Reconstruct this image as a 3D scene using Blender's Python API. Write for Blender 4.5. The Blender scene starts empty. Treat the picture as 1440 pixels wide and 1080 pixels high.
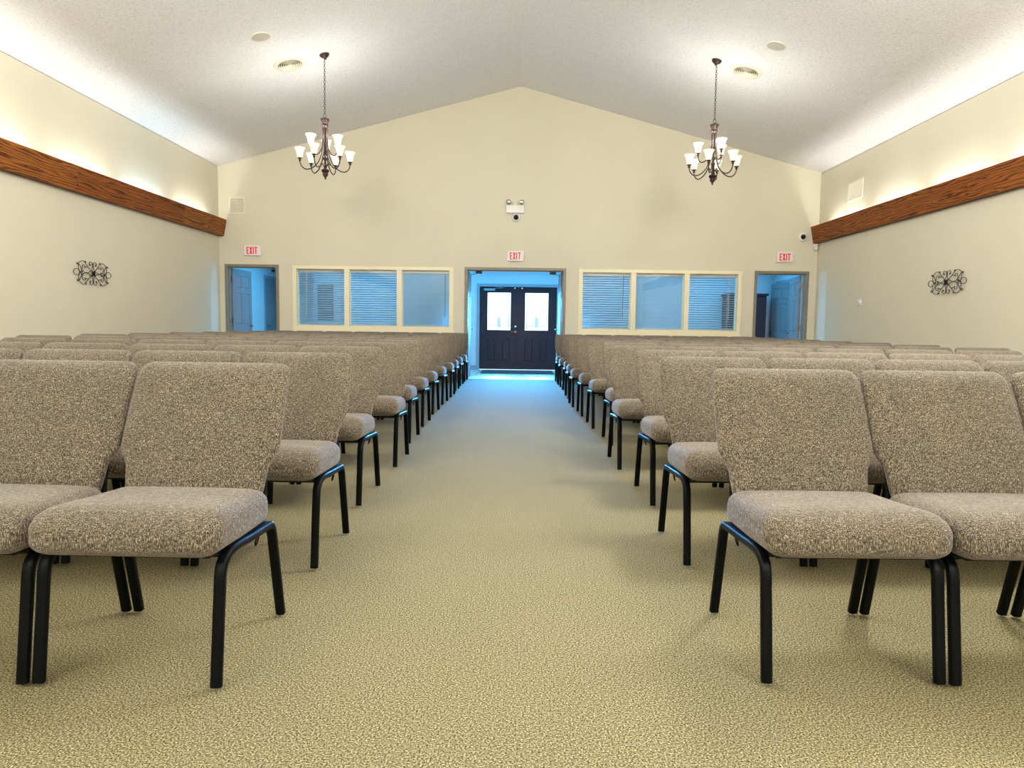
import bpy, bmesh, math, random
from mathutils import Vector, Matrix
random.seed(7)
SC = bpy.context.scene
COL = SC.collection
PI = math.pi

# ------------------------------------------------------------------ camera
F_PX, PITCH, YAW, ROLL, CAM_H = 987.46, 0.082455, -0.007033, 0.013433, 1.03
def camera():
    cy, sy = math.cos(YAW), math.sin(YAW)
    fwd = Vector((sy*math.cos(PITCH), cy*math.cos(PITCH), -math.sin(PITCH)))
    rt = Vector((cy, -sy, 0)); up = rt.cross(fwd)
    R = rt*math.cos(ROLL) + up*math.sin(ROLL)
    U = -rt*math.sin(ROLL) + up*math.cos(ROLL)
    m = Matrix.Identity(4)
    for i in range(3):
        m[i][0] = R[i]; m[i][1] = U[i]; m[i][2] = -fwd[i]
    m[2][3] = CAM_H
    cd = bpy.data.cameras.new('camera'); c = bpy.data.objects.new('camera', cd)
    COL.objects.link(c); c.matrix_world = m
    cd.sensor_width = 36; cd.lens = F_PX/1440*36; cd.clip_start = 0.05; cd.clip_end = 200
    SC.camera = c
camera()

# ------------------------------------------------------------------ world (daylight outside the entrance)
W = bpy.data.worlds.new('sky'); SC.world = W; W.use_nodes = True
bg = W.node_tree.nodes['Background']
bg.inputs[0].default_value = (0.62, 0.86, 1.0, 1); bg.inputs[1].default_value = 3.2

# ------------------------------------------------------------------ exposure
SC.view_settings.view_transform = 'Standard'
SC.view_settings.look = 'None'
SC.view_settings.exposure = 0.13
SC.view_settings.gamma = 1.0
SC.view_settings.use_curve_mapping = False
SC.cycles.max_bounces = 8
SC.cycles.diffuse_bounces = 5
SC.cycles.transparent_max_bounces = 16
SC.cycles.caustics_reflective = False
SC.cycles.caustics_refractive = False

# light levels (watts)
COVE_W = 8.6
BULB_W = 5.2
LOBBY_W = 106.0
COVE_COL = (1.0, 0.985, 0.96)
COVE_BLUE = (0.50, 0.76, 1.0)
BULB_COL = (1.0, 0.98, 0.945)
LOBBY_COL = (0.10, 0.52, 1.0)

def area(name, loc, rot, sx, sy, watts, col):
    l = bpy.data.lights.new(name, 'AREA'); l.shape = 'RECTANGLE'; l.size = sx; l.size_y = sy
    l.energy = watts; l.color = col
    o = bpy.data.objects.new(name, l); o.location = loc; o.rotation_euler = rot; COL.objects.link(o)
    return o
def point(name, loc, watts, col, r=0.03):
    l = bpy.data.lights.new(name, 'POINT'); l.energy = watts; l.color = col; l.shadow_soft_size = r
    o = bpy.data.objects.new(name, l); o.location = loc; COL.objects.link(o); return o

# room numbers
XL, XR = -5.707, 5.658
Y0, YB, YT = -4.5, 13.5, 13.65       # front wall, back wall near face, back wall far face
ZE, ZP = 3.966, 5.484
SLOPE_L = (ZP-ZE)/(-XL); SLOPE_R = (ZP-ZE)/XR
YE = 16.5                             # entry wall of the lobby
LZ = 2.44                             # lobby ceiling
LX0, LX1 = -5.9, 5.95
AX, AY = -4.78, 17.6
def zc(x): return ZP - (SLOPE_L*-x if x < 0 else SLOPE_R*x)

# added blue panels under the lobby ceiling imitating daylight, and lamps in the coves
area('lobby_blue_fill', (-3.2, 15.1, LZ-0.03), (0, 0, 0), 4.6, 2.2, LOBBY_W, LOBBY_COL)
area('lobby_blue_fill', (0.0, 15.1, LZ-0.03), (0, 0, 0), 1.6, 2.2, LOBBY_W*0.35, LOBBY_COL)
area('lobby_blue_fill', (3.3, 15.1, LZ-0.03), (0, 0, 0), 4.6, 2.2, LOBBY_W, LOBBY_COL)
for sx in (-0.44, 0.45):
    area('door_glass_aimed_light', (sx, YE-0.03, 1.35), (math.radians(-76), 0, 0), 0.5, 0.8, 82, (0.05, 0.38, 1.0)).data.spread = math.radians(44)
cove_y = [12.35 - 1.55*k for k in range(11)]
for sx, tx in ((-0.44, XR), (0.45, XL)):       # added lamps at the door glass, aimed through the side doorways at the walls
    v = Vector((tx, 12.75, 1.0)) - Vector((sx, YE-0.03, 1.45))
    o = area('door_glass_aimed_light', (sx, YE-0.03, 1.45), (0, 0, 0), 0.45, 0.8, 11, (0.22, 0.50, 1.0))
    o.rotation_euler = v.to_track_quat('-Z', 'Y').to_euler(); o.data.spread = math.radians(40)
for side in (-1, 1):
    for k, y in enumerate(cove_y):
        x = XL+0.075 if side < 0 else XR-0.075
        c = COVE_BLUE if (side < 0 and k == 1) else COVE_COL
        area('cove_lamp', (x, y, 2.83), (PI, 0, 0), 0.05, 1.15, COVE_W, c)

# ------------------------------------------------------------------ node helpers
def mat(name, col=(0.8, 0.8, 0.8), rough=0.6, metal=0.0, spec=0.5, emis=None, estr=0.0):
    m = bpy.data.materials.new(name); m.use_nodes = True
    b = m.node_tree.nodes['Principled BSDF']
    b.inputs['Base Color'].default_value = (*col, 1); b.inputs['Roughness'].default_value = rough
    b.inputs['Metallic'].default_value = metal; b.inputs['Specular IOR Level'].default_value = spec
    if emis: b.inputs['Emission Color'].default_value = (*emis, 1); b.inputs['Emission Strength'].default_value = estr
    return m
class NT:
    def __init__(s, m): s.t = m.node_tree; s.b = s.t.nodes['Principled BSDF']
    def n(s, typ, **kw):
        nd = s.t.nodes.new(typ)
        for k, v in kw.items(): setattr(nd, k, v)
        return nd
    def l(s, a, b): s.t.links.new(a, b)
    def coord(s, which='Object', scale=(1, 1, 1), loc=(0, 0, 0), rnd=False):
        tc = s.n('ShaderNodeTexCoord'); mp = s.n('ShaderNodeMapping')
        mp.inputs['Scale'].default_value = scale; mp.inputs['Location'].default_value = loc
        src = tc.outputs[which]
        if rnd:
            oi = s.n('ShaderNodeObjectInfo'); mu = s.n('ShaderNodeVectorMath', operation='MULTIPLY_ADD')
            cb = s.n('ShaderNodeCombineXYZ')
            for i in range(3): s.l(oi.outputs['Random'], cb.inputs[i])
            mu.inputs[1].default_value = (7.3, 5.1, 9.7); s.l(cb.outputs[0], mu.inputs[0]); s.l(src, mu.inputs[2]); src = mu.outputs[0]
        s.l(src, mp.inputs[0]); return mp.outputs[0]
    def noise(s, vec, scale, detail=2, rough=0.5):
        nz = s.n('ShaderNodeTexNoise'); nz.inputs['Scale'].default_value = scale
        nz.inputs['Detail'].default_value = detail; nz.inputs['Roughness'].default_value = rough
        s.l(vec, nz.inputs['Vector']); return nz.outputs['Fac']
    def ramp(s, fac, stops):
        r = s.n('ShaderNodeValToRGB'); e = r.color_ramp.elements
        while len(e) < len(stops): e.new(0.5)
        for el, (p, c) in zip(e, stops): el.position = p; el.color = (*c, 1)
        s.l(fac, r.inputs[0]); return r.outputs[0]
    def mix(s, fac, a, b, mode='MIX'):
        m = s.n('ShaderNodeMix', data_type='RGBA', blend_type=mode)
        for sock, v in ((m.inputs[0], fac), (m.inputs[6], a), (m.inputs[7], b)):
            if isinstance(v, (int, float)): sock.default_value = v
            elif isinstance(v, tuple): sock.default_value = (*v, 1)
            else: s.l(v, sock)
        return m.outputs[2]
    def bump(s, h, strength, dist):
        b = s.n('ShaderNodeBump'); b.inputs['Strength'].default_value = strength; b.inputs['Distance'].default_value = dist
        s.l(h, b.inputs['Height']); s.l(b.outputs[0], s.b.inputs['Normal'])
    def base(s, c): s.l(c, s.b.inputs['Base Color'])

def m_wall():
    m = mat('wall_paint', rough=0.75, spec=0.25); t = NT(m)
    v = t.coord('Object'); n = t.noise(v, 1.1, 3)
    t.base(t.ramp(n, [(0.3, (0.685, 0.642, 0.505)), (0.7, (0.705, 0.662, 0.525))]))
    t.bump(t.noise(v, 160, 2), 0.15, 0.002); return m
def m_ceiling():
    m = mat('ceiling_texture', rough=0.9, spec=0.1); t = NT(m)
    v = t.coord('Object'); n = t.noise(v, 42, 4, 0.7)
    t.base(t.ramp(n, [(0.30, (0.70, 0.695, 0.685)), (0.50, (0.87, 0.865, 0.855)), (0.8, (0.93, 0.925, 0.915))]))
    t.bump(n, 0.8, 0.012); return m
def m_carpet():
    m = mat('carpet', rough=1.0, spec=0.05); t = NT(m)
    v = t.coord('Object')
    a = t.noise(v, 190, 4, 0.9); b = t.noise(v, 1.3, 3); c = t.noise(t.coord('Object', (1, 1, 1), (3, 5, 1)), 95, 2, 0.6)
    col = t.ramp(a, [(0.38, (0.012, 0.010, 0.004)), (0.46, (0.10, 0.083, 0.040)), (0.52, (0.265, 0.226, 0.118)), (0.62, (0.74, 0.66, 0.42))])
    col = t.mix(t.ramp(c, [(0.35, (0, 0, 0)), (0.65, (0.08, 0.08, 0.08))]), col, (0.30, 0.26, 0.15))
    col = t.mix(1.0, col, t.ramp(b, [(0.25, (0.90, 0.92, 0.88)), (0.75, (1.0, 1.0, 1.0))]), 'MULTIPLY')
    t.base(col); t.bump(a, 0.08, 0.001); return m
def m_fabric():
    m = mat('taupe_tweed', rough=0.95, spec=0.1); t = NT(m)
    v1 = t.coord('Object', (6.5, 6.5, 1.0), rnd=True); v2 = t.coord('Object', (1.0, 1.0, 6.5), rnd=True); v3 = t.coord('Object', (1, 1, 1), rnd=True)
    a = t.noise(v1, 75, 2, 0.6); b = t.noise(v2, 75, 2, 0.6); c = t.noise(v3, 8, 4); f = t.noise(v3, 330, 1)
    wa = t.n('ShaderNodeMath', operation='MULTIPLY'); t.l(a, wa.inputs[0]); wa.inputs[1].default_value = 1.5
    add = t.n('ShaderNodeMath', operation='MULTIPLY_ADD'); t.l(b, add.inputs[0]); add.inputs[1].default_value = 0.5; t.l(wa.outputs[0], add.inputs[2])
    ad2 = t.n('ShaderNodeMath', operation='MULTIPLY_ADD'); t.l(f, ad2.inputs[0]); ad2.inputs[1].default_value = 0.35; t.l(add.outputs[0], ad2.inputs[2])
    hf = t.n('ShaderNodeMath', operation='MULTIPLY'); t.l(ad2.outputs[0], hf.inputs[0]); hf.inputs[1].default_value = 0.4255
    col = t.ramp(hf.outputs[0], [(0.37, (0.014, 0.011, 0.008)), (0.45, (0.072, 0.058, 0.043)), (0.53, (0.158, 0.131, 0.097)), (0.61, (0.43, 0.38, 0.295))])
    col = t.mix(1.0, col, t.ramp(c, [(0.3, (0.88, 0.88, 0.86)), (0.7, (1.06, 1.03, 1.0))]), 'MULTIPLY')
    t.base(col); t.bump(hf.outputs[0], 0.5, 0.003)
    try: t.b.inputs['Sheen Weight'].default_value = 0.25; t.b.inputs['Sheen Roughness'].default_value = 0.5
    except Exception: pass
    return m
def m_oak(name='oak_valance'):
    m = mat(name, rough=0.55, spec=0.2); t = NT(m)
    v = t.coord('Object', (1, 1, 1), rnd=True)
    vs = t.coord('Object', (3, 0.30, 3), rnd=True)
    w = t.n('ShaderNodeTexWave', wave_type='BANDS', bands_direction='Z'); w.inputs['Scale'].default_value = 3.0
    w.inputs['Distortion'].default_value = 17; w.inputs['Detail'].default_value = 3; w.inputs['Detail Scale'].default_value = 1.1
    t.l(vs, w.inputs[0])
    g = t.noise(t.coord('Object', (60, 1.6, 60), rnd=True), 6, 3, 0.7)
    col = t.ramp(w.outputs['Fac'], [(0.0, (0.09, 0.022, 0.004)), (0.22, (0.25, 0.080, 0.014)), (1.0, (0.37, 0.130, 0.020))])
    col = t.mix(1.0, col, t.ramp(g, [(0.3, (0.72, 0.66, 0.6)), (0.6, (1, 1, 1))]), 'MULTIPLY')
    oi = t.n('ShaderNodeObjectInfo')
    col = t.mix(1.0, col, t.ramp(oi.outputs['Random'], [(0.0, (0.85, 0.72, 0.66)), (1.0, (1.05, 1.05, 1.0))]), 'MULTIPLY')
    t.base(col); t.bump(g, 0.2, 0.002); return m
def m_darkwood():
    m = mat('dark_stained_wood', rough=0.45, spec=0.22); t = NT(m)
    g = t.noise(t.coord('Object', (22, 22, 1.2)), 5, 3, 0.6)
    t.base(t.ramp(g, [(0.3, (0.028, 0.016, 0.022)), (0.7, (0.055, 0.028, 0.034))])); return m
def m_tile():
    m = mat('lobby_tile', rough=0.35, spec=0.5); t = NT(m)
    v = t.coord('Object', (1, 1, 1), (0.535, -13.66, 0))
    b = t.n('ShaderNodeTexBrick'); b.offset = 0.0; b.squash = 1.0
    b.inputs['Scale'].default_value = 1.0; b.inputs['Brick Width'].default_value = 0.325; b.inputs['Row Height'].default_value = 1.1/3
    b.inputs['Mortar Size'].default_value = 0.007; b.inputs['Color1'].default_value = (0.62, 0.60, 0.56, 1); b.inputs['Color2'].default_value = (0.54, 0.53, 0.50, 1)
    b.inputs['Mortar'].default_value = (0.16, 0.15, 0.14, 1)
    t.l(v, b.inputs['Vector']); t.base(b.outputs['Color']); return m
def m_glass():
    m = bpy.data.materials.new('window_glass'); m.use_nodes = True; n = m.node_tree; n.nodes.clear()
    out = n.nodes.new('ShaderNodeOutputMaterial'); mx = n.nodes.new('ShaderNodeMixShader')
    tr = n.nodes.new('ShaderNodeBsdfTransparent'); gl = n.nodes.new('ShaderNodeBsdfGlossy'); fr = n.nodes.new('ShaderNodeFresnel')
    tr.inputs[0].default_value = (0.95, 0.97, 0.97, 1); gl.inputs['Roughness'].default_value = 0.01; fr.inputs[0].default_value = 1.5
    n.links.new(fr.outputs[0], mx.inputs[0]); n.links.new(tr.outputs[0], mx.inputs[1]); n.links.new(gl.outputs[0], mx.inputs[2]); n.links.new(mx.outputs[0], out.inputs[0])
    return m
def m_slat():
    m = bpy.data.materials.new('blind_slat'); m.use_nodes = True; n = m.node_tree; n.nodes.clear()
    out = n.nodes.new('ShaderNodeOutputMaterial'); mx = n.nodes.new('ShaderNodeMixShader')
    d = n.nodes.new('ShaderNodeBsdfDiffuse'); tl = n.nodes.new('ShaderNodeBsdfTranslucent')
    d.inputs[0].default_value = (0.36, 0.36, 0.35, 1); tl.inputs[0].default_value = (0.85, 0.85, 0.83, 1); mx.inputs[0].default_value = 0.80
    n.links.new(d.outputs[0], mx.inputs[1]); n.links.new(tl.outputs[0], mx.inputs[2]); n.links.new(mx.outputs[0], out.inputs[0])
    return m

M = dict(
    wall=m_wall(), ceiling=m_ceiling(), carpet=m_carpet(), fabric=m_fabric(), oak=m_oak(), darkwood=m_darkwood(), tile=m_tile(), glass=m_glass(), slat=m_slat(),
    black=mat('black_enamel', (0.0018, 0.003, 0.0036), 0.42, 0.0, 0.13),
    pan=mat('black_underside', (0.010, 0.010, 0.010), 0.9),
    trim=mat('cream_trim', (0.87, 0.79, 0.56), 0.45),
    taupe=mat('taupe_door_frame', (0.225, 0.20, 0.145), 0.4),
    lobby=mat('lobby_paint', (0.62, 0.64, 0.66), 0.7), lobbytrim=mat('lobby_trim', (0.28, 0.33, 0.38), 0.5),
    door=mat('panel_door_paint', (0.24, 0.23, 0.23), 0.7, 0.0, 0.2),
    white=mat('white_plastic', (0.80, 0.79, 0.76), 0.35), cream=mat('cream_plastic', (0.78, 0.74, 0.60), 0.4),
    ivory=mat('speaker_grille', (0.52, 0.49, 0.42), 0.6),
    ventin=mat('duct_shadow', (0.16, 0.14, 0.11), 0.8),
    bronze=mat('oiled_bronze', (0.045, 0.024, 0.020), 0.42, 0.35), iron=mat('wrought_iron', (0.018, 0.014, 0.010), 0.5, 0.6),
    brass=mat('worn_brass', (0.22, 0.17, 0.10), 0.35, 0.9), chrome=mat('chrome', (0.65, 0.65, 0.65), 0.15, 1.0),
    lens=mat('smoked_lens', (0.006, 0.006, 0.007), 0.08), lamp=mat('reflector', (0.55, 0.52, 0.38), 0.15, 0.7),
    signface=mat('lit_sign_face', (0.85, 0.68, 0.66), 0.4, emis=(1.0, 0.50, 0.50), estr=0.08),
    signred=mat('lit_red_letters', (0.60, 0.005, 0.03), 0.4, emis=(0.8, 0.0, 0.04), estr=0.12),
    shade=mat('lit_glass_shade', (0.42, 0.38, 0.24), 0.35, emis=(1.0, 0.84, 0.46), estr=0.62),
    shade_w=mat('lit_white_glass_shade', (0.42, 0.40, 0.30), 0.35, emis=(1.0, 0.92, 0.72), estr=0.72),
    domel=mat('lit_dome', (0.8, 0.85, 0.9), 0.3, emis=(0.35, 0.72, 1.0), estr=0.6),
    tube=mat('fluorescent_tube', (0.9, 0.9, 0.9), 0.4, emis=(1.0, 0.9, 0.75), estr=4.0),
    mat=mat('door_mat', (0.05, 0.06, 0.08), 0.95), dark=mat('dark_plaque', (0.03, 0.04, 0.06), 0.5),
    felt=mat('cord', (0.75, 0.75, 0.72), 0.7), outside=mat('pavement', (0.5, 0.5, 0.48), 0.9),
    etched=mat('leaded_pattern', (0.16, 0.26, 0.28), 0.4), mutedart=mat('dark_picture', (0.05, 0.06, 0.07), 0.4),
)

# ------------------------------------------------------------------ mesh helpers
def obj(name, bm, m, parent=None, smooth=False, angle=None):
    me = bpy.data.meshes.new(name); bmesh.ops.recalc_face_normals(bm, faces=bm.faces); bm.to_mesh(me); bm.free()
    if smooth:
        for p in me.polygons: p.use_smooth = True
        if angle:
            try: me.set_sharp_from_angle(angle=math.radians(angle))
            except Exception: pass
    me.materials.append(M[m]); o = bpy.data.objects.new(name, me); COL.objects.link(o)
    if parent: o.parent = parent
    return o
def tag(o, label=None, cat=None, group=None, kind=None):
    if label: o['label'] = label
    if cat: o['category'] = cat
    if group: o['group'] = group
    if kind: o['kind'] = kind
    return o
def thing(name, label, cat, loc=(0, 0, 0), rz=0, group=None):
    o = bpy.data.objects.new(name, None); COL.objects.link(o); o.location = loc; o.rotation_euler = (0, 0, rz)
    o.empty_display_size = 0.1
    return tag(o, label, cat, group)
def dup(root, loc=None, rz=None, label=None, group=None):
    r = root.copy(); COL.objects.link(r)
    if loc is not None: r.location = loc
    if rz is not None: r.rotation_euler = (0, 0, rz)
    if label: r['label'] = label
    if group: r['group'] = group
    for ch in list(root.children):
        c = ch.copy(); COL.objects.link(c); c.parent = r
        for g in list(ch.children):
            d = g.copy(); COL.objects.link(d); d.parent = c
    return r
def nb(): return bmesh.new()
def box(bm, x0, y0, z0, x1, y1, z1, mtx=None, bev=0):
    vs = [bm.verts.new((x, y, z)) for x in (x0, x1) for y in (y0, y1) for z in (z0, z1)]
    fs = [bm.faces.new([vs[i] for i in f]) for f in ((0, 1, 3, 2), (4, 6, 7, 5), (0, 4, 5, 1), (2, 3, 7, 6), (0, 2, 6, 4), (1, 5, 7, 3))]
    if mtx: bmesh.ops.transform(bm, matrix=mtx, verts=vs)
    if bev:
        es = list({e for f in fs for e in f.edges})
        bmesh.ops.bevel(bm, geom=es, offset=bev, segments=2, affect='EDGES', profile=0.7)
    return vs
def prism(bm, pts, axis, a, b):
    """extrude a polygon given in the two other axes along AXIS from a to b"""
    def P(p, t):
        if axis == 0: return (t, p[0], p[1])
        if axis == 1: return (p[0], t, p[1])
        return (p[0], p[1], t)
    A = [bm.verts.new(P(p, a)) for p in pts]; B = [bm.verts.new(P(p, b)) for p in pts]
    bm.faces.new(A); bm.faces.new(B[::-1]); n = len(pts)
    for i in range(n): bm.faces.new([A[i], A[(i+1) % n], B[(i+1) % n], B[i]])
    return A+B
def sweep(bm, pts, w, h, side=None, seg=3, rnd=0.3, cap=True):
    """rounded-rectangle tube of width w (along SIDE) and height h along PTS"""
    pts = [Vector(p) for p in pts]; rings = []
    prof = []
    r = min(w, h)*rnd
    for cx, cz, a0 in ((w/2-r, h/2-r, 0), (-w/2+r, h/2-r, PI/2), (-w/2+r, -h/2+r, PI), (w/2-r, -h/2+r, 1.5*PI)):
        for k in range(seg+1):
            a = a0+PI/2*k/seg; prof.append((cx+r*math.cos(a), cz+r*math.sin(a)))
    for i, p in enumerate(pts):
        t = (pts[min(i+1, len(pts)-1)]-pts[max(i-1, 0)]).normalized()
        s = Vector(side) if side else (Vector((0, 0, 1)).cross(t) if abs(t.z) < 0.95 else Vector((1, 0, 0)))
        s = (s - t*s.dot(t)).normalized(); n = t.cross(s)
        rings.append([bm.verts.new(p+s*a+n*b) for a, b in prof])
    m = len(prof)
    for A, B in zip(rings, rings[1:]):
        for i in range(m): bm.faces.new([A[i], A[(i+1) % m], B[(i+1) % m], B[i]])
    if cap: bm.faces.new(rings[0][::-1]); bm.faces.new(rings[-1])
def tube(bm, pts, r, n=8, closed=False, cap=True):
    pts = [Vector(p) for p in pts]; N = len(pts); rings = []; prev = None
    rr = r if isinstance(r, (list, tuple)) else [r]*N
    for i, p in enumerate(pts):
        a = pts[(i-1) % N] if closed else pts[max(i-1, 0)]; b = pts[(i+1) % N] if closed else pts[min(i+1, N-1)]
        t = (b-a).normalized()
        if prev is None:
            s = t.cross(Vector((0, 0, 1)) if abs(t.z) < 0.9 else Vector((1, 0, 0))).normalized()
        else:
            s = (prev - t*prev.dot(t)).normalized()
        prev = s; q = t.cross(s)
        rings.append([bm.verts.new(p+(s*math.cos(2*PI*k/n)+q*math.sin(2*PI*k/n))*rr[i]) for k in range(n)])
    pairs = list(zip(rings, rings[1:]))+([(rings[-1], rings[0])] if closed else [])
    for A, B in pairs:
        for i in range(n): bm.faces.new([A[i], A[(i+1) % n], B[(i+1) % n], B[i]])
    if cap and not closed: bm.faces.new(rings[0][::-1]); bm.faces.new(rings[-1])
def lathe(bm, prof, n=20, c=(0, 0, 0), mtx=None, closed=False):
    rings = []; made = []
    for r, z in prof:
        if r < 1e-5: v = bm.verts.new((c[0], c[1], c[2]+z)); rings.append([v]); made.append(v)
        else:
            R = [bm.verts.new((c[0]+r*math.cos(2*PI*k/n), c[1]+r*math.sin(2*PI*k/n), c[2]+z)) for k in range(n)]; rings.append(R); made += R
    for A, B in zip(rings, rings[1:]):
        if len(A) == 1 and len(B) == 1: continue
        for i in range(n):
            j = (i+1) % n
            if len(A) == 1: bm.faces.new([A[0], B[j], B[i]])
            elif len(B) == 1: bm.faces.new([A[i], A[j], B[0]])
            else: bm.faces.new([A[i], A[j], B[j], B[i]])
    if mtx: bmesh.ops.transform(bm, matrix=mtx, verts=made)
    return made
def spline(P, n=8, closed=False):
    P = [Vector(p) for p in P]; out = []; N = len(P)
    rng = range(N) if closed else range(N-1)
    for i in rng:
        p0 = P[(i-1) % N] if closed else P[max(i-1, 0)]; p1 = P[i]; p2 = P[(i+1) % N]; p3 = P[(i+2) % N] if closed else P[min(i+2, N-1)]
        for k in range(n):
            t = k/n; out.append(0.5*((2*p1)+(-p0+p2)*t+(2*p0-5*p1+4*p2-p3)*t*t+(-p0+3*p1-3*p2+p3)*t**3))
    if not closed: out.append(P[-1])
    return out

# ------------------------------------------------------------------ room shell
def struct(name, bm, m, parent=None): 
    o = obj(name, bm, m, parent)
    if parent is None: tag(o, kind='structure')
    return o
b = nb(); box(b, XL-0.12, Y0-0.12, -0.10, XR+0.12, YB+0.03, 0); struct('floor', b, 'carpet')
b = nb(); box(b, LX0-0.12, YB+0.03, -0.10, LX1+0.12, YE+0.12, -0.004); box(b, LX0-0.12, YE+0.12, -0.10, AX+0.12, AY+0.12, -0.004); struct('floor_lobby', b, 'tile')
b = nb()
prism(b, [(XL-0.12, ZE-SLOPE_L*0.12), (0, ZP), (XR+0.12, ZE-SLOPE_R*0.12), (XR+0.12, ZE+0.15), (0, ZP+0.18), (XL-0.12, ZE+0.15)], 1, Y0-0.12, YT)
struct('ceiling', b, 'ceiling')
b = nb(); box(b, XL-0.12, Y0-0.12, 0, XL, YT, ZE-SLOPE_L*0.12+0.02); struct('wall_left', b, 'wall')
b = nb(); box(b, XR, Y0-0.12, 0, XR+0.12, YT, ZE-SLOPE_R*0.12+0.02); struct('wall_right', b, 'wall')
b = nb(); prism(b, [(XL, 0), (XR, 0), (XR, ZE), (0, ZP), (XL, ZE)], 1, Y0-0.12, Y0); struct('wall_front', b, 'wall')
# back wall with its openings
DT = 2.135                                       # outer top of the door frames
OP = [(-5.606, -4.575, 0, DT), (-4.307, -1.235, 0.905, 2.125), (-1.025, 0.905, 0, DT), (1.152, 4.246, 0.905, 2.125), (4.486, 5.512, 0, DT)]
FR = 0.05
b = nb()
xs = [XL]
for x0, x1, z0, z1 in OP:
    x0 += 0.02; x1 -= 0.02
    box(b, xs[-1], YB, 0, x0, YT, 2.2)
    if z0 > 0: box(b, x0, YB, 0, x1, YT, z0+0.02)
    box(b, x0, YB, z1-0.02, x1, YT, 2.2)
    xs.append(x1)
box(b, xs[-1], YB, 0, XR, YT, 2.2)
prism(b, [(XL, 2.2), (XR, 2.2), (XR, ZE), (0, ZP), (XL, ZE)], 1, YB, YT)
struct('wall_back', b, 'wall')

# lobby shell

b = nb(); box(b, LX0-0.12, YT, 0, LX0, AY+0.12, LZ); struct('wall_lobby_left', b, 'lobby')
b = nb(); box(b, LX0, AY, 0, AX+0.12, AY+0.12, LZ); box(b, AX, YE+0.12, 0, AX+0.12, AY, LZ); struct('wall_lobby_alcove', b, 'lobby')
b = nb(); box(b, LX1, YT, 0, LX1+0.12, YE+0.12, LZ); struct('wall_lobby_right', b, 'lobby')
b = nb(); box(b, LX0-0.12, YT, LZ, LX1+0.12, YE+0.12, LZ+0.1); box(b, LX0-0.12, YE+0.12, LZ, AX+0.12, AY+0.12, LZ+0.1); struct('ceiling_lobby', b, 'lobby')
b = nb(); EX = 0.915
box(b, AX, YE, 0, -EX, YE+0.12, LZ); box(b, EX+0.01, YE, 0, LX1, YE+0.12, LZ); box(b, -EX, YE, 1.965, EX+0.01, YE+0.12, LZ)
struct('wall_entry', b, 'lobby')
b = nb()
box(b, LX0, YT+0.002, 0, LX0+0.012, 16.34, 0.10)
for x0, x1 in ((AX, -EX-0.06), (EX+0.07, LX1)): box(b, x0, YE-0.012, 0, x1, YE, 0.10)
box(b, LX1-0.012, YT+0.002, 0, LX1, 15.34, 0.10)
struct('baseboard_lobby', b, 'lobbytrim')
b = nb()
for x0, x1 in ((XL, -5.61), (-4.57, -1.03), (0.91, 4.48), (5.516, XR)): box(b, x0, YB-0.012, 0, x1, YB, 0.10)
struct('baseboard_back', b, 'taupe')
b = nb(); box(b, XL, Y0, 0, XL+0.012, YB-0.013, 0.10); struct('baseboard_left', b, 'taupe')
b = nb(); box(b, XR-0.012, Y0, 0, XR, YB-0.013, 0.10); struct('baseboard_right', b, 'taupe')
b = nb(); box(b, -0.98, YB+0.005, -0.002, 0.86, YB+0.045, 0.006); struct('trim_threshold', b, 'taupe')

# ------------------------------------------------------------------ door frames
def frame(name, x0, x1, zt, y0, y1, fw, m, stop=True):
    b = nb()
    for a, c in ((x0, x0+fw), (x1-fw, x1)):
        box(b, a, y0, 0, c, y1, zt)
    box(b, x0+fw, y0, zt-fw, x1-fw, y1, zt)
    if stop:
        ym = (y0+y1)/2
        box(b, x0+fw, ym-0.03, 0, x0+fw+0.016, ym+0.01, zt-fw); box(b, x1-fw-0.016, ym-0.03, 0, x1-fw, ym+0.01, zt-fw)
        box(b, x0+fw+0.016, ym-0.03, zt-fw-0.016, x1-fw-0.016, ym+0.01, zt-fw)
    return struct(name, b, m)
frame('trim_1', -5.606, -4.575, DT, YB-0.018, YT+0.018, FR, 'taupe')
frame('trim_2', -1.025, 0.905, DT, YB-0.018, YT+0.018, FR, 'taupe')
frame('trim_3', 4.486, 5.512, DT, YB-0.018, YT+0.018, FR, 'taupe')

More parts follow.
